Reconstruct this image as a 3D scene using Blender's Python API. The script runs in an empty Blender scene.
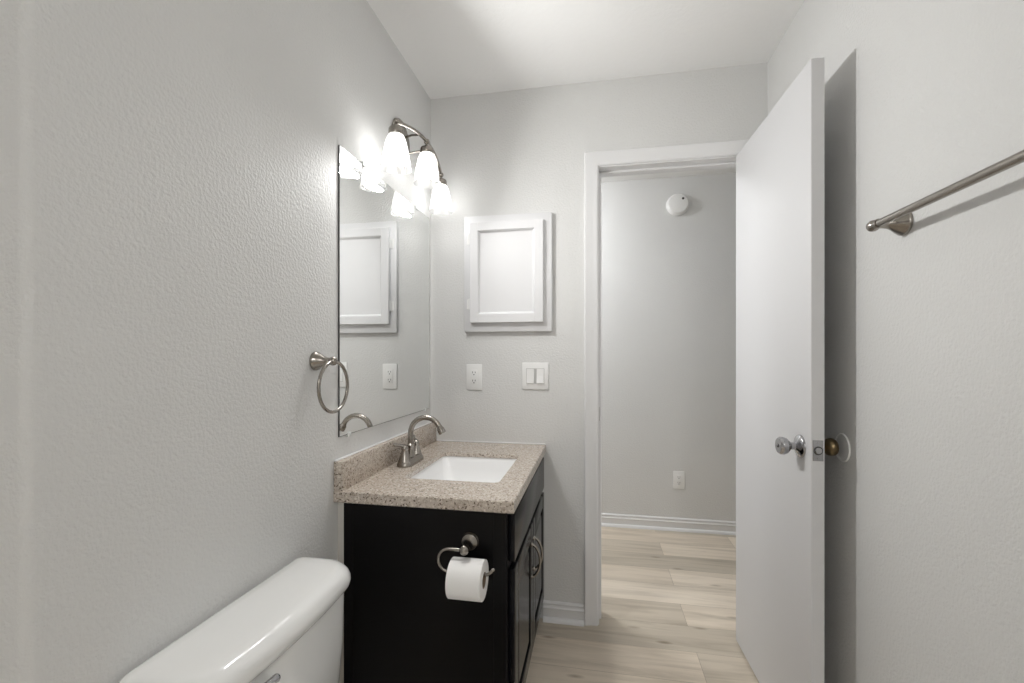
import bpy, bmesh, math, random
from mathutils import Vector, Matrix

PI = math.pi
SC = bpy.context.scene
COL = SC.collection

# ------------------------------------------------------------------ camera
cam_d = bpy.data.cameras.new('camera')
cam = bpy.data.objects.new('camera', cam_d)
COL.objects.link(cam)
cam_d.sensor_width = 36.0
cam_d.lens = 36.0 * 450.0 / 1024.0
cam_d.shift_y = (355.0 - 341.5) / 1024.0
cam_d.clip_start = 0.02
cam.location = (0, 0, 1.2)
cam.rotation_euler = (PI / 2, 0, math.atan(84.0 / 450.0))
SC.camera = cam

# ------------------------------------------------------------------ world, exposure
w = bpy.data.worlds.new('world')
SC.world = w
w.use_nodes = True
w.node_tree.nodes['Background'].inputs[0].default_value = (0.8, 0.85, 0.9, 1)
w.node_tree.nodes['Background'].inputs[1].default_value = 0.3
SC.view_settings.view_transform = 'Standard'
SC.view_settings.look = 'None'
SC.view_settings.gamma = 1.0
SC.view_settings.use_curve_mapping = False
SC.view_settings.exposure = 0.0   # Standard view
SC.cycles.max_bounces = 14
SC.cycles.diffuse_bounces = 9
SC.cycles.glossy_bounces = 6
SC.cycles.transparent_max_bounces = 16
SC.cycles.caustics_reflective = False
SC.cycles.caustics_refractive = False
SC.cycles.sample_clamp_indirect = 6.0

VANITY_BULB = 17.0       # glow of each bulb surface over the mirror
VANITY_WATT = (6.9, 1.3, 0.08)   # unseen disc lights added in front of the three shades, facing the room
VANITY_DOWN = (2.8, 0.5, 0.12)    # unseen disc lights added at the open mouth of each shade
HALL_ADDED_LAMP = 96.0        # added dome on the hall ceiling, out of view left of the doorway
BATH_FILL_LAMP = 82.0        # fill dome added on the bathroom ceiling, unseen behind the camera

# ------------------------------------------------------------------ key measures
XL, XR = -0.776, 0.703          # bathroom side walls
YB, YH = 2.04, 3.24             # back wall, hall far wall
WT = 0.115                      # back wall thickness
ZC = 2.42                       # ceiling
YF = -2.0                      # wall behind the camera
YJ = 0.488                      # outside corner of the left wall
XA = -1.12                      # alcove wall behind that corner
DX0, DX1, DZ = 0.014, 0.620, 2.035   # door opening

# ------------------------------------------------------------------ materials
def mat(name, col, rough=0.5, metal=0.0, spec=0.5, coat=0.0):
    m = bpy.data.materials.new(name)
    m.use_nodes = True
    b = m.node_tree.nodes['Principled BSDF']
    b.inputs['Base Color'].default_value = (*col, 1)
    b.inputs['Roughness'].default_value = rough
    b.inputs['Metallic'].default_value = metal
    b.inputs['Specular IOR Level'].default_value = spec
    b.inputs['Coat Weight'].default_value = coat
    return m

def N(m, t, **kw):
    n = m.node_tree.nodes.new(t)
    for k, v in kw.items():
        setattr(n, k, v)
    return n

def L(m, a, b):
    m.node_tree.links.new(a, b)

def bump(m, scale, strength, dist=0.002, detail=3.0, stretch=None, rough=0.55):
    b = m.node_tree.nodes['Principled BSDF']
    tc = N(m, 'ShaderNodeTexCoord')
    n = N(m, 'ShaderNodeTexNoise')
    n.inputs['Scale'].default_value = scale
    n.inputs['Detail'].default_value = detail
    n.inputs['Roughness'].default_value = rough
    src = tc.outputs['Object']
    if stretch:
        mp = N(m, 'ShaderNodeMapping')
        mp.inputs['Scale'].default_value = stretch
        L(m, src, mp.inputs['Vector'])
        src = mp.outputs['Vector']
    L(m, src, n.inputs['Vector'])
    bp = N(m, 'ShaderNodeBump')
    bp.inputs['Strength'].default_value = strength
    bp.inputs['Distance'].default_value = dist
    L(m, n.outputs['Fac'], bp.inputs['Height'])
    L(m, bp.outputs['Normal'], b.inputs['Normal'])
    return n

def vary(m, c0, c1, scale, detail=2.0, lo=0.35, hi=0.65, stretch=None):
    b = m.node_tree.nodes['Principled BSDF']
    tc = N(m, 'ShaderNodeTexCoord')
    n = N(m, 'ShaderNodeTexNoise')
    n.inputs['Scale'].default_value = scale
    n.inputs['Detail'].default_value = detail
    src = tc.outputs['Object']
    if stretch:
        mp = N(m, 'ShaderNodeMapping')
        mp.inputs['Scale'].default_value = stretch
        L(m, src, mp.inputs['Vector'])
        src = mp.outputs['Vector']
    L(m, src, n.inputs['Vector'])
    r = N(m, 'ShaderNodeValToRGB')
    r.color_ramp.elements[0].position = lo
    r.color_ramp.elements[0].color = (*c0, 1)
    r.color_ramp.elements[1].position = hi
    r.color_ramp.elements[1].color = (*c1, 1)
    L(m, n.outputs['Fac'], r.inputs['Fac'])
    L(m, r.outputs['Color'], b.inputs['Base Color'])

WALLC = (0.682, 0.682, 0.674)
m_wall = mat('greige wall paint', WALLC, 0.55, spec=0.3)
vary(m_wall, tuple(c * 0.985 for c in WALLC), tuple(c * 1.012 for c in WALLC), 2.2)
bump(m_wall, 125.0, 0.62, 0.0032, 2.5)
m_ceil = mat('white ceiling paint', (0.88, 0.88, 0.875), 0.8, spec=0.2)
bump(m_ceil, 60.0, 0.35, 0.004, 3.0)
m_trim = mat('white trim paint', (0.76, 0.76, 0.765), 0.35)
m_door = mat('white door paint', (0.65, 0.65, 0.66), 0.4)
bump(m_door, 40.0, 0.05, 0.001, 2.0, (1, 1, 0.1))
m_white = mat('white cabinet paint', (0.72, 0.72, 0.73), 0.4)
m_plastic = mat('white plastic', (0.82, 0.82, 0.81), 0.35)
m_slot = mat('dark slots', (0.05, 0.05, 0.05), 0.6)
m_nickel = mat('brushed nickel', (0.33, 0.305, 0.275), 0.24, 1.0)
bump(m_nickel, 300.0, 0.06, 0.0005, 2.0)
m_chrome = mat('satin chrome', (0.42, 0.42, 0.43), 0.14, 1.0)
m_brass = mat('aged brass', (0.20, 0.15, 0.085), 0.28, 1.0)
m_porc = mat('white porcelain', (0.80, 0.80, 0.79), 0.12, coat=0.3)
m_black = mat('black lacquered wood', (0.0045, 0.004, 0.0043), 0.34, spec=0.18)
bump(m_black, 30.0, 0.12, 0.001, 3.0, (1, 1, 0.08))
m_gloss = mat('black door lacquer', (0.006, 0.006, 0.0075), 0.2, spec=0.17)
m_mirror = mat('silvered glass', (0.90, 0.91, 0.905), 0.0, 1.0)
m_edge = mat('dark mirror edge', (0.05, 0.05, 0.048), 0.5)
m_clear = mat('clear plastic clip', (0.72, 0.74, 0.73), 0.2)
m_basin = mat('glazed basin white', (0.88, 0.88, 0.88), 0.08, coat=0.3)
m_paper = mat('tissue paper', (0.84, 0.83, 0.82), 0.9, spec=0.1)
bump(m_paper, 220.0, 0.35, 0.001, 2.0)
m_card = mat('grey cardboard core', (0.22, 0.16, 0.11), 0.85)
m_caulk = mat('pale caulk strip', (0.62, 0.60, 0.56), 0.6)
m_gap = mat('grey switch gap', (0.50, 0.50, 0.49), 0.7)
m_dark = mat('dark rubber', (0.02, 0.02, 0.02), 0.7)

# granite counter
m_gran = mat('beige speckled stone', (0.5, 0.43, 0.36), 0.22)
def build_granite(m):
    b = m.node_tree.nodes['Principled BSDF']
    tc = N(m, 'ShaderNodeTexCoord')
    n1 = N(m, 'ShaderNodeTexNoise'); n1.inputs['Scale'].default_value = 100; n1.inputs['Detail'].default_value = 5
    n1.inputs['Roughness'].default_value = 0.7
    r1 = N(m, 'ShaderNodeValToRGB')
    e = r1.color_ramp.elements
    e[0].position = 0.32; e[0].color = (0.30, 0.245, 0.20, 1)
    e[1].position = 0.62; e[1].color = (0.585, 0.52, 0.455, 1)
    x = e.new(0.46); x.color = (0.475, 0.41, 0.35, 1)
    n2 = N(m, 'ShaderNodeTexNoise'); n2.inputs['Scale'].default_value = 170; n2.inputs['Detail'].default_value = 2
    r2 = N(m, 'ShaderNodeValToRGB')
    r2.color_ramp.elements[0].position = 0.365; r2.color_ramp.elements[0].color = (1, 1, 1, 1)
    r2.color_ramp.elements[1].position = 0.395; r2.color_ramp.elements[1].color = (0, 0, 0, 1)
    n3 = N(m, 'ShaderNodeTexNoise'); n3.inputs['Scale'].default_value = 150; n3.inputs['Detail'].default_value = 1
    r3 = N(m, 'ShaderNodeValToRGB')
    r3.color_ramp.elements[0].position = 0.62; r3.color_ramp.elements[0].color = (0, 0, 0, 1)
    r3.color_ramp.elements[1].position = 0.67; r3.color_ramp.elements[1].color = (1, 1, 1, 1)
    for n in (n1, n2, n3):
        L(m, tc.outputs['Object'], n.inputs['Vector'])
    L(m, n1.outputs['Fac'], r1.inputs['Fac']); L(m, n2.outputs['Fac'], r2.inputs['Fac']); L(m, n3.outputs['Fac'], r3.inputs['Fac'])
    m1 = N(m, 'ShaderNodeMix', data_type='RGBA'); m2 = N(m, 'ShaderNodeMix', data_type='RGBA')
    L(m, r2.outputs['Color'], m1.inputs[0]); L(m, r1.outputs['Color'], m1.inputs[6]); m1.inputs[7].default_value = (0.115, 0.085, 0.065, 1)
    L(m, r3.outputs['Color'], m2.inputs[0]); L(m, m1.outputs[2], m2.inputs[6]); m2.inputs[7].default_value = (0.70, 0.64, 0.57, 1)
    L(m, m2.outputs[2], b.inputs['Base Color'])
build_granite(m_gran)

# plank floor: rows run along X
m_floor = mat('pale oak planks', (0.6, 0.52, 0.42), 0.42)
def build_floor(m):
    b = m.node_tree.nodes['Principled BSDF']
    tc = N(m, 'ShaderNodeTexCoord')
    mp = N(m, 'ShaderNodeMapping')
    mp.inputs['Location'].default_value = (0.37, 0.06, 0)
    L(m, tc.outputs['Object'], mp.inputs['Vector'])
    br = N(m, 'ShaderNodeTexBrick')
    br.offset = 0.37; br.offset_frequency = 2
    br.inputs['Color1'].default_value = (0, 0, 0, 1); br.inputs['Color2'].default_value = (1, 1, 1, 1)
    br.inputs['Mortar'].default_value = (0.5, 0.5, 0.5, 1)
    br.inputs['Scale'].default_value = 1.0
    br.inputs['Mortar Size'].default_value = 0.0008
    br.inputs['Mortar Smooth'].default_value = 0.1
    br.inputs['Brick Width'].default_value = 1.22
    br.inputs['Row Height'].default_value = 0.18
    L(m, mp.outputs['Vector'], br.inputs['Vector'])
    r = N(m, 'ShaderNodeValToRGB')
    e = r.color_ramp.elements
    e[0].position = 0.0; e[0].color = (0.49, 0.435, 0.355, 1)
    e[1].position = 1.0; e[1].color = (0.75, 0.67, 0.565, 1)
    k = e.new(0.5); k.color = (0.68, 0.595, 0.49, 1)
    L(m, br.outputs['Color'], r.inputs['Fac'])
    # plank-wise shift of the grain
    add = N(m, 'ShaderNodeVectorMath', operation='MULTIPLY_ADD')
    L(m, br.outputs['Color'], add.inputs[0]); add.inputs[1].default_value = (7, 13, 5)
    L(m, mp.outputs['Vector'], add.inputs[2])
    st = N(m, 'ShaderNodeMapping'); st.inputs['Scale'].default_value = (1.1, 13.0, 1.0)
    L(m, add.outputs['Vector'], st.inputs['Vector'])
    g = N(m, 'ShaderNodeTexNoise'); g.inputs['Scale'].default_value = 1.6; g.inputs['Detail'].default_value = 6
    g.inputs['Roughness'].default_value = 0.62; g.inputs['Distortion'].default_value = 0.6
    L(m, st.outputs['Vector'], g.inputs['Vector'])
    gr = N(m, 'ShaderNodeValToRGB')
    gr.color_ramp.elements[0].position = 0.30; gr.color_ramp.elements[0].color = (0.74, 0.725, 0.70, 1)
    gr.color_ramp.elements[1].position = 0.56; gr.color_ramp.elements[1].color = (1.03, 1.03, 1.03, 1)
    L(m, g.outputs['Fac'], gr.inputs['Fac'])
    mx = N(m, 'ShaderNodeMix', data_type='RGBA', blend_type='MULTIPLY'); mx.inputs[0].default_value = 1.0
    L(m, r.outputs['Color'], mx.inputs[6]); L(m, gr.outputs['Color'], mx.inputs[7])
    # knots
    st2 = N(m, 'ShaderNodeMapping'); st2.inputs['Scale'].default_value = (3.2, 10.0, 1.0)
    L(m, add.outputs['Vector'], st2.inputs['Vector'])
    v = N(m, 'ShaderNodeTexVoronoi'); v.inputs['Scale'].default_value = 1.0
    L(m, st2.outputs['Vector'], v.inputs['Vector'])
    vr = N(m, 'ShaderNodeValToRGB')
    vr.color_ramp.elements[0].position = 0.03; vr.color_ramp.elements[0].color = (0.45, 0.40, 0.35, 1)
    vr.color_ramp.elements[1].position = 0.13; vr.color_ramp.elements[1].color = (1, 1, 1, 1)
    L(m, v.outputs['Distance'], vr.inputs['Fac'])
    mx2 = N(m, 'ShaderNodeMix', data_type='RGBA', blend_type='MULTIPLY'); mx2.inputs[0].default_value = 0.8
    L(m, mx.outputs[2], mx2.inputs[6]); L(m, vr.outputs['Color'], mx2.inputs[7])
    mo = N(m, 'ShaderNodeMix', data_type='RGBA')
    L(m, br.outputs['Fac'], mo.inputs[0]); L(m, mx2.outputs[2], mo.inputs[6]); mo.inputs[7].default_value = (0.30, 0.25, 0.19, 1)
    L(m, mo.outputs[2], b.inputs['Base Color'])
build_floor(m_floor)

def emit_mat(name, col, strength):
    m = bpy.data.materials.new(name); m.use_nodes = True
    nt = m.node_tree
    nt.nodes.remove(nt.nodes['Principled BSDF'])
    e = nt.nodes.new('ShaderNodeEmission')
    e.inputs[0].default_value = (*col, 1); e.inputs[1].default_value = strength
    nt.links.new(e.outputs[0], nt.nodes['Material Output'].inputs[0])
    return m
m_bulb = emit_mat('lit vanity bulb', (1.0, 0.995, 0.98), VANITY_BULB)
m_hall_added = emit_mat('added hall dome', (0.975, 0.985, 1.0), HALL_ADDED_LAMP)
m_bath_fill = emit_mat('added fill dome', (1.0, 0.997, 0.99), BATH_FILL_LAMP)

def glass_shade_mat():
    m = bpy.data.materials.new('ribbed clear glass'); m.use_nodes = True
    nt = m.node_tree
    nt.nodes.remove(nt.nodes['Principled BSDF'])
    tr = nt.nodes.new('ShaderNodeBsdfTransparent'); tr.inputs[0].default_value = (0.97, 0.97, 0.97, 1)
    tl = nt.nodes.new('ShaderNodeBsdfTranslucent'); tl.inputs[0].default_value = (0.95, 0.95, 0.94, 1)
    df = nt.nodes.new('ShaderNodeBsdfDiffuse'); df.inputs[0].default_value = (0.92, 0.92, 0.92, 1)
    gl = nt.nodes.new('ShaderNodeBsdfGlossy'); gl.inputs['Roughness'].default_value = 0.08
    a = nt.nodes.new('ShaderNodeMixShader'); a.inputs[0].default_value = 0.3
    b = nt.nodes.new('ShaderNodeMixShader'); b.inputs[0].default_value = 0.34
    fr = nt.nodes.new('ShaderNodeFresnel'); fr.inputs['IOR'].default_value = 1.5
    c = nt.nodes.new('ShaderNodeMixShader')
    nt.links.new(tl.outputs[0], a.inputs[1]); nt.links.new(df.outputs[0], a.inputs[2])
    nt.links.new(tr.outputs[0], b.inputs[1]); nt.links.new(a.outputs[0], b.inputs[2])
    k = nt.nodes.new('ShaderNodeMath'); k.operation = 'MULTIPLY'; k.inputs[1].default_value = 0.25
    nt.links.new(fr.outputs[0], k.inputs[0]); nt.links.new(k.outputs[0], c.inputs[0]); nt.links.new(b.outputs[0], c.inputs[1]); nt.links.new(gl.outputs[0], c.inputs[2])
    nt.links.new(c.outputs[0], nt.nodes['Material Output'].inputs[0])
    return m
m_shade = glass_shade_mat()

# ------------------------------------------------------------------ mesh builder
class MB:
    """collects shapes in world coordinates; build() links them as ONE mesh object"""
    def __init__(self):
        self.bm = bmesh.new()

    def _add(self, bm2):
        me = bpy.data.meshes.new('tmp')
        bm2.to_mesh(me); bm2.free()
        self.bm.from_mesh(me)
        bpy.data.meshes.remove(me)
        return self

    def box(self, a, b, bev=0.0, seg=2, mx=None):
        t = bmesh.new()
        bmesh.ops.create_cube(t, size=1.0)
        c = [(a[i] + b[i]) / 2 for i in range(3)]
        s = [abs(b[i] - a[i]) for i in range(3)]
        for v in t.verts:
            v.co = Vector((c[0] + v.co.x * s[0], c[1] + v.co.y * s[1], c[2] + v.co.z * s[2]))
        if bev > 0:
            bmesh.ops.bevel(t, geom=t.edges[:], offset=min(bev, min(s) * 0.49), segments=seg, profile=0.5, affect='EDGES')
        if mx is not None:
            bmesh.ops.transform(t, matrix=mx, verts=t.verts)
        return self._add(t)

    def prism(self, pts, off, bev=0.0, seg=2):
        """closed outline of 3-D points, extruded by off"""
        t = bmesh.new()
        off = Vector(off)
        lo = [t.verts.new(p) for p in pts]
        hi = [t.verts.new(Vector(p) + off) for p in pts]
        n = len(pts)
        t.faces.new(lo); t.faces.new(hi[::-1])
        for i in range(n):
            t.faces.new((lo[i], hi[i], hi[(i + 1) % n], lo[(i + 1) % n]))
        bmesh.ops.recalc_face_normals(t, faces=t.faces)
        if bev > 0:
            bmesh.ops.bevel(t, geom=t.edges[:], offset=bev, segments=seg, profile=0.5, affect='EDGES')
        return self._add(t)

    def loops(self, rings, closed=True, cap0=True, cap1=True):
        """skin through a list of equal-length point rings"""
        t = bmesh.new()
        vv = [[t.verts.new(p) for p in r] for r in rings]
        n = len(rings[0])
        for i in range(len(vv) - 1):
            for j in range(n if closed else n - 1):
                k = (j + 1) % n
                t.faces.new((vv[i][j], vv[i][k], vv[i + 1][k], vv[i + 1][j]))
        if cap0: t.faces.new(vv[0][::-1])
        if cap1: t.faces.new(vv[-1])
        bmesh.ops.recalc_face_normals(t, faces=t.faces)
        return self._add(t)

    def lathe(self, base, axis, prof, seg=32, mod=None, sx=1.0, sy=1.0, cap=True):
        """prof: (radius, distance along axis) pairs"""
        ax = Vector(axis).normalized()
        up = Vector((0, 0, 1)) if abs(ax.z) < 0.9 else Vector((0, 1, 0))
        e1 = up.cross(ax).normalized()
        e2 = ax.cross(e1).normalized()
        base = Vector(base)
        rings = []
        for r, h in prof:
            ring = []
            for k in range(seg):
                t = 2 * PI * k / seg
                rr = max(r, 1e-5) * (mod(t, h) if mod else 1.0)
                ring.append(base + ax * h + e1 * (rr * math.cos(t) * sx) + e2 * (rr * math.sin(t) * sy))
            rings.append(ring)
        return self.loops(rings, True, cap, cap)

    def tube(self, path, r, seg=14, cap=True):
        """swept tube; r a number or one radius per point"""
        P = [Vector(p) for p in path]
        n = len(P)
        rs = r if isinstance(r, (list, tuple)) else [r] * n
        T = []
        for i in range(n):
            d = (P[min(i + 1, n - 1)] - P[max(i - 1, 0)])
            T.append(d.normalized())
        ref = Vector((0, 0, 1)) if abs(T[0].z) < 0.9 else Vector((1, 0, 0))
        e1 = ref.cross(T[0]).normalized()
        rings = []
        for i in range(n):
            e1 = (e1 - T[i] * e1.dot(T[i])).normalized()
            e2 = T[i].cross(e1)
            rings.append([P[i] + e1 * (rs[i] * math.cos(2 * PI * k / seg)) + e2 * (rs[i] * math.sin(2 * PI * k / seg)) for k in range(seg)])
        return self.loops(rings, True, cap, cap)

    def torus(self, c, e1, e2, R, r, n=64, seg=14):
        c, e1, e2 = Vector(c), Vector(e1).normalized(), Vector(e2).normalized()
        e3 = e1.cross(e2)
        t = bmesh.new()
        vv = []
        for i in range(n):
            a = 2 * PI * i / n
            d = e1 * math.cos(a) + e2 * math.sin(a)
            vv.append([t.verts.new(c + d * (R + r * math.cos(2 * PI * k / seg)) + e3 * (r * math.sin(2 * PI * k / seg))) for k in range(seg)])
        for i in range(n):
            for k in range(seg):
                t.faces.new((vv[i][k], vv[(i + 1) % n][k], vv[(i + 1) % n][(k + 1) % seg], vv[i][(k + 1) % seg]))
        bmesh.ops.recalc_face_normals(t, faces=t.faces)
        return self._add(t)

    def ball(self, c, r, seg=20):
        prof = [(r * math.sin(PI * i / 12), -r * math.cos(PI * i / 12)) for i in range(13)]
        return self.lathe(c, (0, 0, 1), prof, seg)

    def build(self, name, m, parent=None, loc=None, smooth=32):
        me = bpy.data.meshes.new(name)
        o = bpy.data.objects.new(name, me)
        COL.objects.link(o)
        if parent is not None:
            org = ORG[parent.name]
            o.parent = parent
        else:
            org = Vector(loc) if loc else Vector((0, 0, 0))
            o.location = org
        ORG[o.name] = org
        for v in self.bm.verts:
            v.co -= org
        self.bm.to_mesh(me)
        self.bm.free()
        me.materials.append(m)
        if smooth:
            me.polygons.foreach_set('use_smooth', [True] * len(me.polygons))
            me.set_sharp_from_angle(angle=math.radians(smooth))
        return o
ORG = {}

def tag(o, label, cat, kind=None, group=None):
    o['label'] = label
    o['category'] = cat
    if kind: o['kind'] = kind
    if group: o['group'] = group
    return o

def thing(name, label, cat, loc, kind=None):
    o = bpy.data.objects.new(name, None)
    COL.objects.link(o)
    o.location = loc
    o.empty_display_size = 0.05
    ORG[o.name] = Vector(loc)
    return tag(o, label, cat, kind)

def struct(name, mb, m, label, cat, smooth=0):
    return tag(mb.build(name, m, smooth=smooth), label, cat, 'structure')

def rrect(cx, cy, hx, hy, r, n=6):
    """rounded rectangle outline in 2-D"""
    out = []
    for (sx, sy, a0) in ((1, 1, 0), (-1, 1, PI / 2), (-1, -1, PI), (1, -1, 1.5 * PI)):
        for i in range(n + 1):
            a = a0 + (PI / 2) * i / n
            out.append((cx + sx * (hx - r) + r * math.cos(a), cy + sy * (hy - r) + r * math.sin(a)))
    return out

# ================================================================== THE ROOM
XH0, XH1 = -2.3, 1.9       # hall ends
f = MB().box((XH0 - .1, YF - .1, -0.08), (XH1 + .1, YH + .12, 0.0))
struct('floor', f, m_floor, 'pale oak plank floor running from the bathroom into the hall', 'floor')

c = MB().box((XA - .1, YF - .1, ZC), (XR + .1, YB + WT, ZC + .08))
struct('ceiling', c, m_ceil, 'white lightly textured bathroom ceiling', 'ceiling')
c = MB().box((XH0 - .1, YB + WT, ZC), (XH1 + .1, YH + .12, ZC + .08))
struct('ceiling_hall', c, m_ceil, 'white ceiling of the hall beyond the doorway', 'ceiling')

# left wall with a bullnose outside corner towards the camera
b = MB()
R = 0.016
pts = [(XL, YB, 0)]
for i in range(9):
    a = -PI / 2 * i / 8
    pts.append((XL - R + R * math.cos(a), YJ + R + R * math.sin(a), 0))
pts += [(XA, YJ, 0), (XA, YJ + .12, 0), (XA + .05, YB, 0)]
b.prism(pts, (0, 0, ZC))
struct('wall_left', b, m_wall, 'grey textured wall carrying the mirror and towel ring', 'wall', 32)
b = MB().box((XA - .1, YF, 0), (XA, YJ + .12, ZC))
struct('wall_alcove', b, m_wall, 'grey wall of the alcove at the left edge', 'wall')

b = MB().box((XR, YF, 0), (XR + .1, YB, ZC))
struct('wall_right', b, m_wall, 'grey textured wall carrying the long towel bar', 'wall')
b = MB().box((XA - .1, YF - .1, 0), (XR + .1, YF, ZC))
struct('wall_front', b, m_wall, 'grey wall behind the viewer', 'wall')
b = MB()
b.box((XA - .1, YB, 0), (DX0 - .018, YB + WT, ZC)).box((DX1 + .018, YB, 0), (XH1, YB + WT, ZC)).box((DX0 - .018, YB, DZ + .018), (DX1 + .018, YB + WT, ZC))
b.box((XH0, YB, 0), (XA - .1, YB + WT, ZC))
struct('wall_back', b, m_wall, 'grey wall with the doorway and the small white cabinet', 'wall')
b = MB().box((XH0, YH, 0), (XH1, YH + .1, ZC))
struct('wall_hall', b, m_wall, 'grey hall wall seen through the open doorway', 'wall')
b = MB().box((XH0 - .1, YB, 0), (XH0, YH + .1, ZC))
struct('wall_hall_left', b, m_wall, 'grey end wall of the hall on the left', 'wall')
b = MB().box((XH1, YB, 0), (XH1 + .1, YH + .1, ZC))
struct('wall_hall_right', b, m_wall, 'grey end wall of the hall on the right', 'wall')

# door frame: jamb, stop, bathroom-side and hall-side casing, one built-in frame
def casing(b, y0, sgn):
    """mitred colonial casing around the opening on face y0, projecting by sgn"""
    W = 0.060
    prof = [(0.0, 0.0), (0.0, 0.009), (0.006, 0.012), (0.030, 0.013), (0.044, 0.017), (0.056, 0.019), (0.060, 0.015), (0.060, 0.0)]
    xl, xr, zt = DX0 - .005, DX1 + .005, DZ + .005
    rings = []
    rings.append([(xl - o, y0 + sgn * h, 0.0) for o, h in prof])
    rings.append([(xl - o, y0 + sgn * h, zt + o) for o, h in prof])
    rings.append([(xr + o, y0 + sgn * h, zt + o) for o, h in prof])
    rings.append([(xr + o, y0 + sgn * h, 0.0) for o, h in prof])
    b.loops(rings)
b = MB()
casing(b, YB, -1)
struct('trim_1', b, m_trim, 'white door casing around the doorway', 'door trim', 20)
b = MB()
casing(b, YB + WT, 1)
struct('trim_2', b, m_trim, 'white door casing on the hall side of the doorway', 'door trim', 20)
b = MB()
b.box((DX0 - .018, YB - .001, 0), (DX0, YB + WT + .001, DZ + .018)).box((DX1, YB - .001, 0), (DX1 + .018, YB + WT + .001, DZ + .018))
b.box((DX0, YB - .001, DZ), (DX1, YB + WT + .001, DZ + .018))
b.box((DX0, YB + .045, 0), (DX0 + .010, YB + .08, DZ), .002).box((DX1 - .010, YB + .045, 0), (DX1, YB + .08, DZ), .002).box((DX0, YB + .045, DZ - .010), (DX1, YB + .08, DZ), .002)
jamb = struct('trim_3', b, m_trim, 'white door jamb lining the doorway', 'door jamb')
b = MB().box((DX0 - .002, YB + .008, .905), (DX0 + .0015, YB + .036, .965), .0005)
b.build('strike_plate', m_nickel, jamb)['label'] = 'small metal strike plate'

def base_prof(h=.085):
    return [(0, 0), (.012, 0), (.012, h * .62), (.016, h * .66), (.016, h * .70), (.011, h * .75), (.009, h * .84), (.012, h * .88), (.012, h * .92), (.006, h), (0, h)]
def shoe_prof():
    return [(.013, 0)] + [(.013 + .015 * math.cos(a), .019 * math.sin(a)) for a in [PI / 2 * i / 5 for i in range(6)]] + [(.013, 0.019)]
def baseboard(name, p0, p1, nrm, label):
    b = MB()
    n = Vector(nrm)
    for pr in (base_prof(), shoe_prof()):
        b.loops([[Vector(p) + n * d + Vector((0, 0, h)) for d, h in pr] for p in (p0, p1)])
    return struct(name, b, m_trim, label, 'baseboard', 25)
baseboard('baseboard_back', (-.235, YB, 0), (DX0 - .066, YB, 0), (0, -1, 0), 'short white baseboard between vanity and door casing')
baseboard('baseboard_hall', (XH0, YH, 0), (XH1, YH, 0), (0, -1, 0), 'white baseboard along the hall wall')
baseboard('baseboard_right', (XR, YF, 0), (XR, YB - .02, 0), (-1, 0, 0), 'white baseboard along the right wall behind the door')
baseboard('baseboard_left', (XL, YJ + .02, 0), (XL, 1.248, 0), (1, 0, 0), 'white baseboard along the left wall behind the toilet')

# ================================================================== OPEN DOOR
H0 = Vector((0.575, 2.022, 0.010))            # near-face bottom at the hinge side
du = Vector((0.018, -0.630, 0)).normalized()  # along the width, away from the hinge
dn = Vector((-du.y, du.x, 0))                 # through the thickness, towards the wall
dn = dn if dn.x > 0 else -dn
DW, DT, DH = 0.628, 0.035, 2.022
DM = Matrix(((du.x, dn.x, 0, H0.x), (du.y, dn.y, 0, H0.y), (0, 0, 1, H0.z), (0, 0, 0, 1)))
def dp(u, n, z):
    return DM @ Vector((u, n, z))
door = thing('door_1', 'white flat slab door standing open against the right wall', 'door', tuple(H0), 'structure')
b = MB().box((0, 0, 0), (DW, DT, DH), .0015, 1, DM)
b.build('door_panel', m_door, door)
KZ = .922
KU = DW - .062
def knob(n0, sgn, m, name, reach, label):
    b = MB()
    rose = [(.0335, 0), (.0335, .003), (.031, .006), (.022, .010), (.0145, .013), (.0105, .016), (.0105, reach - .034),
            (.0145, reach - .031), (.0225, reach - .024), (.0262, reach - .014), (.0255, reach - .006), (.0215, reach - .001), (.012, reach), (.0005, reach + .0005)]
    b.lathe(dp(KU, n0, KZ), dn * sgn, rose, 36)
    o = b.build(name, m, door, smooth=40)
    o['label'] = label
    return o
k = knob(0, -1, m_chrome, 'door_knob', .062, 'satin chrome round knob')
b = MB().lathe(dp(KU, -.0625, KZ), -dn, [(.006, 0), (.006, .0015), (.003, .003)], 16)
b.build('privacy_button', m_chrome, k)
knob(DT, 1, m_brass, 'door_knob', .058, 'brass coloured round knob on the wall side')
b = MB().box((DW - .0005, .004, KZ - .029), (DW + .0015, .031, KZ + .029), .003, 2, DM)
for z in (KZ - .022, KZ + .022):
    b.lathe(dp(DW + .001, .0175, z), du, [(.0035, 0), (.003, .001), (.0005, .0015)], 12)
lp = b.build('latch_plate', m_chrome, door)
b = MB().lathe(dp(DW + .001, .0175, KZ), du, [(.0095, 0), (.0095, .003), (.008, .005), (.0005, .0052)], 20)
b.build('latch_bolt', m_chrome, lp)
MB().torus(dp(DW + .0016, .0175, KZ), dn, (0, 0, 1), .0108, .0014, 32, 8).build('bolt_ring', m_slot, lp)['label'] = 'dark gap round the bolt'
for z in (.18, 1.01, 1.84):
    b = MB().lathe(dp(-.004, DT + .005, z - .045), (0, 0, 1), [(.006, 0), (.006, .09)], 12).box((-.0015, .002, z - .044), (.0005, DT, z + .044), 0, 1, DM)
    b.build('hinge', m_nickel, door)

# wall protector behind the rear knob
py = dp(KU, 0, 0).y
b = MB().lathe((XR - .0004, py, KZ + .010), (-1, 0, 0), [(.041, 0), (.041, .002), (.0395, .004), (.037, .004), (.035, .0022), (.0005, .0022)], 40)
tag(b.build('wall_protector', m_plastic, loc=(XR, py, KZ + .010)), 'round white wall protector disc behind the door knob', 'wall bumper')

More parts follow.
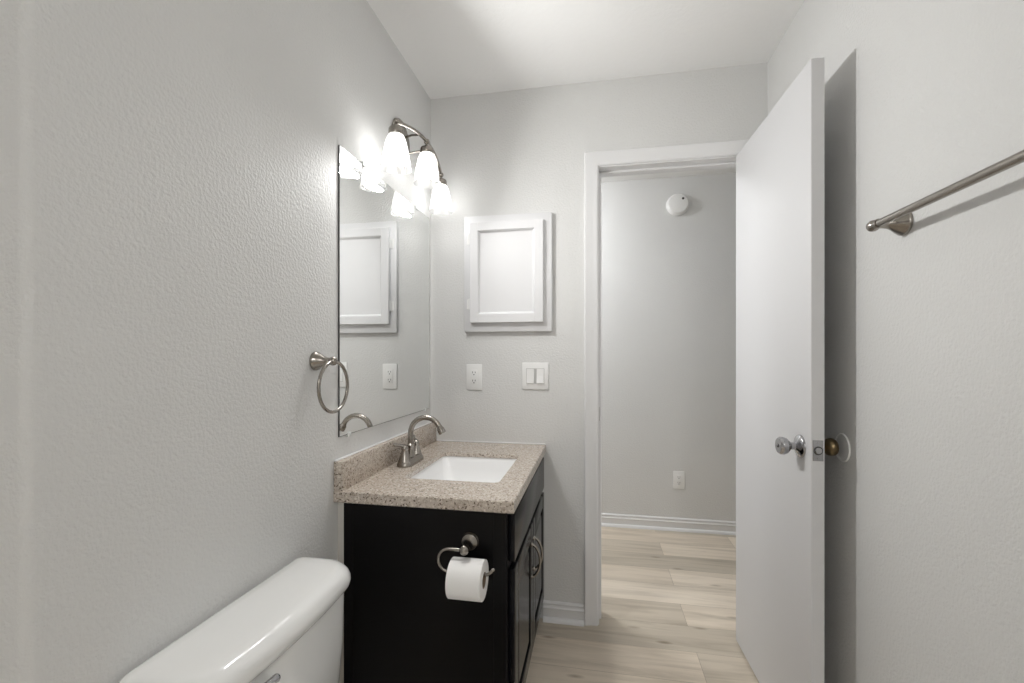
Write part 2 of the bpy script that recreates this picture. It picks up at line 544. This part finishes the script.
# ================================================================== TOILET
tloc = (XL + .02, .845, 0)
toilet = thing('toilet', 'white porcelain toilet against the left wall beside the black vanity', 'toilet', tloc)
def outline(x0, x1, y0, y1, bow, rf, rb, z):
    """plan outline: straight at the wall (x0), bowed front (x1), rounded corners"""
    out = []
    cy = (y0 + y1) / 2
    def xfront(y):
        t = (y - cy) / ((y1 - y0) / 2)
        return x1 - bow * t * t
    n = 8
    # back corners
    for i in range(n + 1):
        a = PI + PI / 2 * i / n
        out.append((x0 + rb + rb * math.cos(a), y0 + rb + rb * math.sin(a), z))
    xf0 = xfront(y0 + rf)
    for i in range(n + 1):
        a = -PI / 2 + PI / 2 * i / n
        out.append((xf0 - rf + rf * math.cos(a), y0 + rf + rf * math.sin(a), z))
    for i in range(1, 16):
        y = y0 + rf + (y1 - y0 - 2 * rf) * i / 16
        out.append((xfront(y), y, z))
    for i in range(n + 1):
        a = PI / 2 * i / n
        out.append((xf0 - rf + rf * math.cos(a), y1 - rf + rf * math.sin(a), z))
    for i in range(n + 1):
        a = PI / 2 + PI / 2 * i / n
        out.append((x0 + rb + rb * math.cos(a), y1 - rb + rb * math.sin(a), z))
    return out
LX0, LX1, LY0, LY1 = XL + .007, -.580, .580, 1.068
LZ = .680
rings = []
LT = .056
for (z, ins) in ((LZ - LT, .014), (LZ - LT + .004, .007), (LZ - LT + .012, .002), (LZ - LT + .022, .0), (LZ - .026, .001), (LZ - .018, .004), (LZ - .011, .009), (LZ - .005, .016), (LZ - .0015, .025), (LZ, .036), (LZ + .001, .06)):
    rings.append(outline(LX0 + ins * .6, LX1 - ins, LY0 + ins, LY1 - ins, .020, max(.080 - ins * .7, .03), max(.024 - ins * .3, .008), z))
b = MB().loops(rings)
b.build('tank_lid', m_porc, toilet, smooth=50)
rings = []
for z, ins in ((.345, .045), (.36, .032), (.40, .024), (.50, .018), (LZ - LT - .002, .016), (LZ - LT + .004, .017)):
    rings.append(outline(LX0 + .004 + ins * .2, LX1 - ins, LY0 + ins, LY1 - ins, .018, .062, .02, z))
MB().loops(rings).build('tank', m_porc, toilet, smooth=50)
lx = LX1 - .022
b = MB().lathe((lx - .004, LY0 + .084, LZ - .074), (1, 0, 0), [(.014, 0), (.014, .008), (.010, .012), (.007, .014), (.007, .022)], 20)
b.tube([(lx + .016, LY0 + .088, LZ - .075), (lx + .019, LY0 + .12, LZ - .074), (lx + .020, LY0 + .158, LZ - .078)], [.0075, .0065, .0078], 14)
b.ball((lx + .020, LY0 + .158, LZ - .078), .0078)
b.build('flush_lever', m_chrome, toilet, smooth=40)
def egg(z, grow, x0=-.545, x1=-.105, hw=.172, n=40):
    cx = x0 + .19
    out = []
    for i in range(n):
        a = 2 * PI * i / n
        ca, sa = math.cos(a), math.sin(a)
        rx = (x1 - cx + grow) if ca > 0 else (cx - x0 + grow)
        out.append((cx + rx * ca, .845 + (hw + grow) * sa, z))
    return out
rings = [egg(0, -.07, -.56, -.17), egg(.03, -.075, -.56, -.17), egg(.14, -.085, -.56, -.2), egg(.24, -.05), egg(.32, -.012), egg(.36, 0), egg(.378, -.004), egg(.38, -.02)]
MB().loops(rings).build('bowl', m_porc, toilet, smooth=50)
MB().loops([egg(.381, -.003), egg(.384, .004), egg(.394, .004), egg(.398, -.002)]).build('seat', m_plastic, toilet, smooth=40)
MB().loops([egg(.399, -.004), egg(.402, .002), egg(.410, .002), egg(.416, -.02), egg(.418, -.08)]).build('seat_lid', m_plastic, toilet, smooth=40)

# ================================================================== VANITY
VY0, VY1 = 1.250, YB - .004
VX0, VX1 = -.752, -.248
CT, CB = .792, .757
van = thing('vanity_cabinet', 'black wooden vanity cabinet under the speckled stone top', 'cabinet', ((VX0 + VX1) / 2, (VY0 + VY1) / 2, 0))
b = MB()
b.box((VX0, VY0, 0), (VX1 - .02, VY0 + .016, CB - .0005), .001, 1)                # near side
b.box((VX0, VY0 - .003, 0), (VX0 + .030, VY0, CB - .0005), .001, 1)                # stiles on the side
b.box((VX1 - .038, VY0 - .003, 0), (VX1 - .001, VY0, CB - .0005), .001, 1)
b.box((VX0, VY1 - .016, 0), (VX1 - .02, VY1, CB - .0005), .001, 1)                # far side
b.box((VX0, VY0 + .016, .10), (VX1 - .02, VY1 - .016, .116))                      # bottom
b.box((VX0, VY0 + .016, 0), (VX0 + .008, VY1 - .016, CB - .02))                   # back
b.build('body', m_black, van)
b = MB()
b.box((VX1 - .02, VY0, .10), (VX1, VY0 + .036, CB - .0005), .001, 1)
b.box((VX1 - .02, VY1 - .036, .10), (VX1, VY1, CB - .0005), .001, 1)
b.box((VX1 - .02, VY0 + .036, CB - .04), (VX1, VY1 - .036, CB - .0005))
b.box((VX1 - .02, VY0 + .036, .57), (VX1, VY1 - .036, .605))
b.box((VX1 - .02, VY0 + .036, .10), (VX1, VY1 - .036, .135))
b.box((VX1 - .02, 1.63, .135), (VX1, 1.665, .57))
b.build('face_frame', m_black, van)
MB().box((VX1 - .075, VY0 + .016, 0), (VX1 - .06, VY1 - .016, .10)).build('toe_kick', m_black, van)
b = MB().box((XL + .0005, VY0 + .004, 0), (VX0, VY0 + .012, CB - .001))
b.build('scribe_strip', m_caulk, van)['label'] = 'pale filler strip at the wall'
FX = VX1 + .019
def raised_front(y0, y1, z0, z1, panel=True):
    b = MB()
    if not panel:
        b.box((VX1 + .0005, y0, z0), (FX, y1, z1), .004, 2)
        return b
    R_ = .055
    b.box((VX1 + .0005, y0, z0), (FX, y0 + R_, z1), .003, 2).box((VX1 + .0005, y1 - R_, z0), (FX, y1, z1), .003, 2)
    b.box((VX1 + .0005, y0 + R_, z1 - R_), (FX, y1 - R_, z1), .003, 2).box((VX1 + .0005, y0 + R_, z0), (FX, y1 - R_, z0 + R_), .003, 2)
    # raised centre panel with sloped margin
    ya, yb, za, zb = y0 + R_, y1 - R_, z0 + R_, z1 - R_
    def rect(i, x): return [(x, ya + i, za + i), (x, yb - i, za + i), (x, yb - i, zb - i), (x, ya + i, zb - i)]
    b.loops([rect(-.002, VX1 + .004), rect(-.002, VX1 + .010), rect(.004, VX1 + .009), rect(.030, VX1 + .017), rect(.034, VX1 + .017)])
    return b
raised_front(VY0 + .022, VY1 - .022, .603, .742, False).build('drawer_front', m_gloss, van)
YS = 1.648
for (y0, y1, yh) in ((VY0 + .022, YS - .002, YS - .030), (YS + .002, VY1 - .022, YS + .030)):
    d = raised_front(y0, y1, .112, .584).build('cabinet_door', m_gloss, van)
    zc_ = .455
    hw = .058
    pth = []
    for i in range(17):
        t = -1 + 2 * i / 16
        pth.append((FX + .004 + .026 * (1 - t * t) ** 0.7 if abs(t) < 1 else FX + .002, yh, zc_ + hw * t))
    b = MB().tube(pth, [.0042 + .0012 * abs(-1 + 2 * i / 16) for i in range(17)], 12)
    for s in (-1, 1):
        b.lathe((FX - .0005, yh, zc_ + s * hw), (1, 0, 0), [(.0085, 0), (.0085, .002), (.0055, .006), (.0005, .007)], 16)
    b.build('pull_handle', m_nickel, d, smooth=40)['label'] = 'arched nickel pull handle'

# ------------------------------------------------------------------ countertop with cut-out
CX0, CX1, CY0, CY1 = XL + .001, -.224, 1.230, YB - .0015
SX0, SX1, SY0, SY1 = -.630, -.305, 1.402, 1.812
top = thing('vanity_countertop', 'beige speckled stone countertop with backsplash on the black cabinet', 'countertop', ((CX0 + CX1) / 2, (CY0 + CY1) / 2, CB))
outer = [(CX0, CY0), (CX1, CY0), (CX1, CY1), (CX0, CY1)]
inner = rrect((SX0 + SX1) / 2, (SY0 + SY1) / 2, (SX1 - SX0) / 2, (SY1 - SY0) / 2, .022, 5)
def slab_with_hole():
    t = bmesh.new()
    nI = len(inner)
    def ring(z, i): return [t.verts.new((p[0], p[1], z)) for p in i]
    # rrect starts at +x+y corner then -x+y, -x-y, +x-y: match outer corners in this order
    oc = [(CX1, CY1), (CX0, CY1), (CX0, CY0), (CX1, CY0)]
    e = .003
    ocs = [(CX1 - e, CY1), (CX0, CY1), (CX0, CY0 + e), (CX1 - e, CY0 + e)]
    tops, bots = ring(CT, inner), ring(CT - .017, inner)
    q = nI // 4
    oT = [t.verts.new((*p, CT)) for p in ocs]
    oM = [t.verts.new((*p, CT - e)) for p in oc]
    oN = [t.verts.new((*p, CB + e)) for p in oc]
    oB = [t.verts.new((*p, CB)) for p in ocs]
    a = .034
    ic = [(CX1 - a, CY1 - a * .5), (CX0 + a, CY1 - a * .5), (CX0 + a, CY0 + a), (CX1 - a, CY0 + a)]
    oC = [t.verts.new((*p, CB)) for p in ic]
    oD = [t.verts.new((*p, CT - .017)) for p in ic]
    for (O, I) in ((oT, tops), (oD, bots)):
        for k in range(4):
            for j in range(q - 1):
                t.faces.new((O[k], I[k * q + j], I[k * q + j + 1]))
            k2 = (k + 1) % 4
            t.faces.new((O[k], I[k * q + q - 1], I[(k2 * q) % nI], O[k2]))
    for a, c_ in ((oT, oM), (oM, oN), (oN, oB), (oB, oC), (oC, oD)):
        for k in range(4):
            t.faces.new((a[k], a[(k + 1) % 4], c_[(k + 1) % 4], c_[k]))
    for j in range(nI):
        t.faces.new((tops[j], tops[(j + 1) % nI], bots[(j + 1) % nI], bots[j]))
    bmesh.ops.recalc_face_normals(t, faces=t.faces)
    return t
b = MB(); b._add(slab_with_hole())
b.build('slab', m_gran, top)
MB().box((CX0, CY0, CT - .0002), (CX0 + .030, CY1, .880), .0025, 2).build('backsplash', m_gran, top)
b = MB().box((CX0 + .030, CY1 - .004, CT), (CX1 - .002, CY1 + .001, CT + .006), .0015, 1).box((CX0 + .0005, CY0 + .002, .8795), (CX0 + .010, CY1, .884), .0015, 1)
b.build('caulk_bead', m_trim, top)['label'] = 'white caulk line at the wall'

# ------------------------------------------------------------------ sink basin
scx, scy = (SX0 + SX1) / 2, (SY0 + SY1) / 2
hx, hy = (SX1 - SX0) / 2, (SY1 - SY0) / 2
sink = thing('sink', 'white rectangular undermount sink basin set into the stone countertop', 'sink', (scx, scy, CT - .16))
SB = CT - .0175
def sr(gx, gy, r, z, dx=0.0):
    return [(p[0], p[1], z) for p in rrect(scx + dx, scy, hx + gx, hy + gy, r, 6)]
rings = [sr(.022, .022, .03, SB - .012), sr(.022, .022, .03, SB - .0005), sr(.004, .004, .024, SB - .0005), sr(.001, .001, .024, SB - .006), sr(-.006, -.006, .03, SB - .05),
         sr(-.014, -.014, .04, SB - .085), sr(-.024, -.026, .05, SB - .102), sr(-.045, -.05, .06, SB - .113), sr(-.09, -.11, .05, SB - .119), sr(-.13, -.175, .02, SB - .122)]
inner_r = rings
outer_r = [sr(-.13, -.175, .02, SB - .135), sr(-.05, -.05, .06, SB - .128), sr(.0, .0, .05, SB - .10), sr(.008, .008, .03, SB - .05), sr(.010, .010, .03, SB - .012)]
MB().loops(inner_r + outer_r + [rings[0]], True, False, False).build('basin', m_basin, sink, smooth=45)
b = MB().lathe((scx, scy, SB - .1228), (0, 0, 1), [(.026, 0), (.026, .003), (.022, .0045), (.017, .003), (.0165, .001), (.0005, .0015)], 28)
b.build('drain', m_chrome, sink)

# ------------------------------------------------------------------ faucet
fx, fy = -.690, 1.605
fau = thing('faucet', 'brushed nickel two-handle faucet with gooseneck spout behind the sink', 'faucet', (fx, fy, CT))
rings = []
for z, g in ((CT + .0003, 0), (CT + .007, 0), (CT + .012, -.002), (CT + .022, -.006), (CT + .026, -.012)):
    rings.append([(p[0], p[1], z) for p in rrect(fx, fy, .029 + g, .080 + g, .027 + g * .9, 8)])
MB().loops(rings).build('base_plate', m_nickel, fau, smooth=40)
pth, rad = [], []
for z in (CT + .02, CT + .05, CT + .08, CT + .11):
    pth.append((fx, fy, z))
RA = .060
zc = .905
for i in range(0, 22):
    a = PI - PI * .86 * i / 21
    pth.append((fx + RA + RA * math.cos(a), fy, zc + RA * math.sin(a)))
rad = [.0125, .0115, .0108, .0103] + [.0102 - .0006 * i / 21 for i in range(22)]
b = MB().tube(pth, rad, 18)
e0, e1 = Vector(pth[-2]), Vector(pth[-1])
ax = (e1 - e0).normalized()
b.lathe(e1 - ax * .004, ax, [(.0098, 0), (.0108, .006), (.0135, .012), (.0140, .024), (.0135, .030), (.010, .031), (.010, .026)], 20)
b.lathe((fx, fy, CT + .02), (0, 0, 1), [(.020, 0), (.0175, .012), (.0150, .026), (.0130, .040), (.0145, .043), (.0145, .049), (.0115, .052)], 24)
b.build('spout', m_nickel, fau, smooth=40)
for s in (-1, 1):
    hy_ = fy + s * .053
    b = MB().lathe((fx, hy_, CT + .018), (0, 0, 1), [(.0235, 0), (.0215, .006), (.0165, .022), (.0125, .036), (.0115, .041), (.0130, .044), (.0130, .049), (.010, .054), (.006, .058), (.0005, .059)], 24)
    o = b.build('handle_base', m_nickel, fau, smooth=40)
    z0 = CT + .072
    b = MB().tube([(fx + .002, hy_, z0), (fx - .012, hy_ + s * .014, z0 + .006), (fx - .024, hy_ + s * .034, z0 + .012)], [.0068, .0052, .0066], 12)
    b.ball((fx - .024, hy_ + s * .034, z0 + .012), .0068, 12)
    b.build('lever', m_nickel, o, smooth=40)

# ------------------------------------------------------------------ toilet paper holder and roll
px, pz = -.3545, .666
hold = thing('toilet_paper_holder', 'nickel toilet paper holder with hooked arm on the side of the vanity', 'paper holder', (px, VY0 - .003, pz))
b = MB().lathe((px, VY0 - .0006, pz), (0, -1, 0), [(.0275, 0), (.0275, .003), (.0265, .006), (.0235, .009), (.023, .012), (.016, .017), (.0105, .024), (.0085, .034), (.0085, .046)], 32)
b.build('mounting_post', m_nickel, hold, smooth=40)
AY = VY0 - .064
b = MB().ball((px, AY, pz), .0135)
b.lathe((px, VY0 - .046, pz), (0, -1, 0), [(.0085, 0), (.011, .003), (.011, .012)], 20)
b.build('end_knob', m_nickel, hold, smooth=40)
xl_, rA = -.398, .0310
pth = [(px, AY, pz), (px - .02, AY, pz), (xl_ , AY, pz)]
for i in range(1, 13):
    a = PI / 2 + PI * i / 12
    pth.append((xl_ + rA * math.cos(a), AY, pz - rA + rA * math.sin(a)))
zb = pz - 2 * rA
for x in (-.36, -.32, -.296):
    pth.append((x, AY, zb))
for i in range(1, 6):
    pth.append((-.296 + .0045 * i, AY, zb + .0006 * i * i))
b = MB().tube(pth, .0043, 12).ball(pth[-1], .0050, 12)
b.build('hook_arm', m_nickel, hold, smooth=60)
rc = (-.391, AY, zb - .0152)
roll = thing('toilet_paper_roll', 'white roll of toilet paper hanging on the nickel holder', 'toilet paper', rc)
prof = [(.0212, 0), (.0515, 0), (.0525, .001), (.0525, .092), (.0515, .093), (.0212, .093), (.0212, 0)]
b = MB().lathe(rc, (1, 0, 0), prof, 48, cap=False)
b.build('paper', m_paper, roll, smooth=40)
MB().lathe(rc, (1, 0, 0), [(.0196, .0005), (.0211, .0005), (.0211, .0928), (.0196, .0928), (.0196, .0005)], 32, cap=False).build('core', m_card, roll, smooth=40)['label'] = 'cardboard core tube'

# ================================================================== MIRROR
MY0, MY1, MZ0, MZ1 = 1.256, 2.006, .949, 1.843
mir = thing('mirror', 'frameless wall mirror with dark edge above the vanity', 'mirror', (XL, (MY0 + MY1) / 2, MZ0))
MX = XL + .0048
MB().box((XL + .0005, MY0, MZ0), (MX - .0006, MY1, MZ1)).build('backing', m_edge, mir, smooth=0)['label'] = 'dark mirror edge'
b = MB()
b.prism([(MX - .0006, MY0 + .0015, MZ0 + .0015), (MX - .0006, MY1 - .0015, MZ0 + .0015), (MX - .0006, MY1 - .0015, MZ1 - .0015), (MX - .0006, MY0 + .0015, MZ1 - .0015)], (.0006, 0, 0))
b.build('glass', m_mirror, mir, smooth=0)
for (y, z, s) in ((1.31, MZ0, -1), (1.965, MZ0, -1), (1.40, MZ1, 1), (1.86, MZ1, 1)):
    b = MB().box((XL + .0005, y - .009, z - .008), (MX + .003, y + .009, z + .008) if s else None, .002, 2)
    b.build('mirror_clip', m_clear, mir)['label'] = 'clear plastic mirror clip'

# ================================================================== VANITY LIGHT
vl = thing('vanity_light', 'three-lamp nickel wall light with ribbed glass shades above the mirror', 'wall light', (XL, 1.686, 2.03))
b = MB()
rings = []
for x, r in ((.0005, 1.0), (.010, 1.0), (.015, .95), (.019, .86), (.021, .74), (.026, .70), (.028, .60)):
    rings.append([(XL + x, 1.686 + .075 * r * math.cos(2 * PI * k / 48), 2.035 + .105 * r * math.sin(2 * PI * k / 48)) for k in range(48)])
b.loops(rings)
b.build('backplate', m_nickel, vl, smooth=40)
LP = [(-.680, 1.457, 2.008), (-.657, 1.686, 2.042), (-.680, 1.916, 2.004)]
bar = []
for i in range(25):
    t = -1 + 2 * i / 24
    bar.append((-.657 - .023 * t * t, 1.686 + .2295 * t, 2.042 - .036 * t * t))
MB().tube(bar, .0066, 14).build('curved_bar', m_nickel, vl, smooth=50)
for (p0, p1) in (((XL + .02, 1.70, 2.075), (-.6585, 1.62, 2.0385)), ((XL + .02, 1.705, 2.01), (-.6585, 1.752, 2.0385))):
    mid = ((p0[0] + p1[0]) / 2, (p0[1] + p1[1]) / 2, (p0[2] + p1[2]) / 2 + .004)
    MB().tube([p0, mid, p1], .0042, 12).build('support_arm', m_nickel, vl, smooth=50)
for (x, y, z), watt, down in zip(LP, VANITY_WATT, VANITY_DOWN):
    b = MB().ball((x, y, z), .0115, 20)
    b.lathe((x, y, z - .010), (0, 0, -1), [(.006, 0), (.0065, .006), (.011, .009), (.0225, .013), (.0255, .018), (.0265, .036), (.0245, .039), (.020, .040)], 32)
    h = b.build('lamp_holder', m_nickel, vl, smooth=40)
    zt, zbm = z - .046, z - .166
    prof = []
    for i in range(15):
        t = i / 14
        r = .0240 + .0275 * (t ** 0.62) if t > 0 else .0240
        prof.append((r, t * (zt - zbm)))
    inn = [(r - .0028, hgt) for r, hgt in prof][::-1]
    rim = [(.0525, zt - zbm - .001), (.0525, zt - zbm + .001)]
    mod = lambda t, hgt: 1.0 + (.022 * math.cos(26 * t) if hgt < .100 else 0.0)
    b = MB().lathe((x, y, zt), (0, 0, -1), prof, 104, mod, cap=False)
    b.build('glass_shade', m_shade, vl, smooth=60)
    sh = bpy.data.objects[COL.objects[-1].name]
    b = MB().lathe((x, y, zt - .012), (0, 0, -1), [(.012, 0), (.013, .010), (.017, .024), (.024, .040), (.0282, .056), (.0275, .068), (.022, .079), (.012, .0855), (.0005, .087)], 24)
    b.build('bulb', m_bulb, sh, smooth=60)['label'] = 'lit bulb inside the glass shade'
    for (nm, pw, aim, pos) in (('added_front_light', watt, Vector((.92, -.25, -.21)).normalized(), None), ('added_mouth_light', down, Vector((.22, -.1, -1)).normalized(), Vector((x, y, zbm + .002)))):
        ld = bpy.data.lights.new(nm, 'AREA')  # two invisible disc lights added per shade, besides the glowing bulb
        ld.shape = 'DISK'; ld.size = .05 if pos is None else .08
        ld.energy = pw; ld.color = (1.0, .995, .98)
        lo = bpy.data.objects.new(nm, ld)
        COL.objects.link(lo)
        lo.parent = sh
        lo.location = (pos if pos is not None else Vector((x, y, zt - .070)) + aim * .060) - ORG[sh.name]
        lo.rotation_euler = aim.to_track_quat('-Z', 'Y').to_euler()

# ================================================================== TOWEL RING
ry, rz = 1.141, 1.183
ring = thing('towel_ring', 'brushed nickel towel ring on the left wall beside the mirror', 'towel ring', (XL, ry, rz))
b = MB().lathe((XL + .0005, ry, rz), (1, 0, 0), [(.0265, 0), (.0265, .004), (.0255, .008), (.0225, .011), (.0215, .015), (.0150, .026), (.0105, .036), (.0095, .048)], 32)
b.ball((XL + .056, ry, rz), .0125, 20)
b.build('mounting_post', m_nickel, ring, smooth=40)
MB().torus((XL + .057, ry + .002, rz - .0715), (0, 1, 0), (0, 0, 1), .0700, .0048).build('ring', m_nickel, ring, smooth=60)

# ================================================================== TOWEL BAR
bz, bx = 1.505, XR - .059
tb = thing('towel_bar', 'long brushed nickel towel bar on the right wall', 'towel bar', (XR, .89, bz))
YA, YZ = 1.190, .60
MB().tube([(bx, YA, bz), (bx, .9, bz), (bx, YZ, bz)], .0088, 20).build('rail', m_nickel, tb, smooth=60)
for y, s in ((YA, 1), (YZ, -1)):
    b = MB().lathe((XR - .0005, y, bz), (-1, 0, 0), [(.0285, 0), (.0285, .004), (.0275, .008), (.0245, .011), (.0235, .015), (.0165, .024), (.0115, .034), (.0095, .045), (.009, .057)], 32)
    b.lathe((bx, y - s * .012, bz), (0, s, 0), [(.0102, 0), (.0112, .003), (.0102, .007), (.0102, .014), (.0122, .017), (.0135, .022), (.0125, .030), (.0085, .035), (.0005, .037)], 24)
    b.build('end_post', m_nickel, tb, smooth=40)

# ================================================================== MEDICINE CABINET
mc = thing('medicine_cabinet', 'small white painted wall cabinet with panel door above outlet and switch', 'cabinet', (-.40, YB, 1.3075))
FX0, FX1, FZ0, FZ1 = -.603, -.195, 1.3075, 1.843
b = MB().box((FX0, YB - .022, FZ0), (FX1, YB - .0005, FZ1), .002, 2)
b.build('frame', m_white, mc)
gx0, gx1, gz0, gz1 = -.572, -.232, 1.348, 1.809
y0, y1 = YB - .022, YB - .043
RW = .040
b = MB()
b.box((gx0, y1, gz0), (gx0 + RW, y0, gz1), .0025, 2).box((gx1 - RW, y1, gz0), (gx1, y0, gz1), .0025, 2)
b.box((gx0 + RW - .002, y1, gz1 - RW), (gx1 - RW + .002, y0, gz1), .0025, 2).box((gx0 + RW - .002, y1, gz0), (gx1 - RW + .002, y0, gz0 + RW), .0025, 2)
def rc_(i, y): return [(gx0 + RW + i, y, gz0 + RW + i), (gx1 - RW - i, y, gz0 + RW + i), (gx1 - RW - i, y, gz1 - RW - i), (gx0 + RW + i, y, gz1 - RW - i)]
b.loops([rc_(-.003, y1 + .003), rc_(.001, y1 + .003), rc_(.007, y1 + .012), rc_(.009, y1 + .013)], cap0=False)
md = b.build('cabinet_door', m_white, mc, smooth=20)
for z in (1.435, 1.735):
    b = MB().lathe((gx0 - .004, y1 + .010, z - .025), (0, 0, 1), [(.0035, 0), (.0035, .050)], 12).box((gx0 - .018, y0 - .0015, z - .022), (gx0 - .002, y0 + .0005, z + .022), .0005, 1)
    b.build('hinge', m_plastic, mc)

# ================================================================== OUTLETS AND SWITCH
def outlet(x, ywall, z, label):
    t = thing('power_outlet', label, 'outlet', (x, ywall, z))
    b = MB().box((x - .0375, ywall - .0065, z - .060), (x + .0375, ywall - .0005, z + .060), .003, 2)
    b.build('cover_plate', m_plastic, t)
    b = MB().box((x - .0165, ywall - .0085, z - .034), (x + .0165, ywall - .006, z + .034), .0015, 2)
    r = b.build('receptacle', m_plastic, t)
    ys, ye = ywall - .0088, ywall - .0080
    for s in (-1, 1):
        for dx, hh in ((-.0063, .0042), (.0063, .0036)):
            MB().box((x + dx - .0013, ys, z + s * .019 - hh + .003), (x + dx + .0013, ye, z + s * .019 + hh + .003)).build('blade_slot', m_slot, r)['label'] = 'dark slot'
        MB().lathe((x, ye, z + s * .019 - .0075), (0, -1, 0), [(.0028, 0), (.0028, .0009)], 12).build('ground_hole', m_slot, r)['label'] = 'dark round hole'
    return t
outlet(-.560, YB, 1.097, 'white power outlet on the back wall below the white cabinet')
outlet(.557, YH, .345, 'white power outlet low on the hall wall through the doorway')
sx_, sz_ = -.272, 1.104
sw = thing('light_switch', 'white double rocker light switch between outlet and door casing', 'light switch', (sx_, YB, sz_))
MB().box((sx_ - .0605, YB - .0065, sz_ - .061), (sx_ + .0605, YB - .0005, sz_ + .061), .003, 2).build('cover_plate', m_plastic, sw)
MB().box((sx_ - .0415, YB - .0069, sz_ - .0350), (sx_ + .0415, YB - .0060, sz_ + .0350)).build('rocker_surround', m_gap, sw)['label'] = 'grey gap round the rockers'
for s in (-1, 1):
    cx = sx_ + s * .023
    t = .0070 if s > 0 else .0045
    b = MB().prism([(cx - .0165, YB - .0060, sz_ - .033), (cx - .0165, YB - .0075 - t, sz_ - .033), (cx - .0165, YB - .0085, sz_), (cx - .0165, YB - .0075, sz_ + .033), (cx - .0165, YB - .0060, sz_ + .033)], (.033, 0, 0), .0008, 1)
    b.build('rocker', m_plastic, sw)

# ================================================================== HALL
dx_, dz_ = .548, 2.228
sd = thing('smoke_detector', 'round white smoke detector high on the hall wall', 'smoke detector', (dx_, YH, dz_))
b = MB().lathe((dx_, YH - .0005, dz_), (0, -1, 0), [(.074, 0), (.074, .010), (.071, .012), (.070, .015), (.068, .030), (.062, .038), (.050, .041), (.0005, .042)], 48)
b.build('housing', m_plastic, sd, smooth=30)
MB().lathe((dx_ + .030, YH - .0385, dz_ + .030), (0, -1, 0), [(.008, 0), (.008, .0042), (.006, .005), (.0005, .0052)], 16).build('test_button', m_slot, sd)['label'] = 'small dark sensor button'

def dome(x, y, r, m, label):  # unseen ceiling domes, added to light the hall and the bathroom
    t = thing('added_ceiling_lamp', label, 'added ceiling light', (x, y, ZC))
    MB().lathe((x, y, ZC - .0005), (0, 0, -1), [(r, 0), (r, .016), (r * .97, .020), (r * .9, .022)], 40).build('lamp_base', m_nickel, t)
    MB().lathe((x, y, ZC - .021), (0, 0, -1), [(r * .93, 0), (r * .93, .008), (r * .86, .030), (r * .70, .052), (r * .45, .068), (r * .2, .075), (.0005, .077)], 40).build('lamp_shade', m, t, smooth=60)
    return t
dome(-.62, 2.72, .15, m_hall_added, 'added unseen lamp on the hall ceiling left of the doorway')
dome(.46, -1.45, .15, m_bath_fill, 'added fill lamp on the bathroom ceiling behind the viewer')
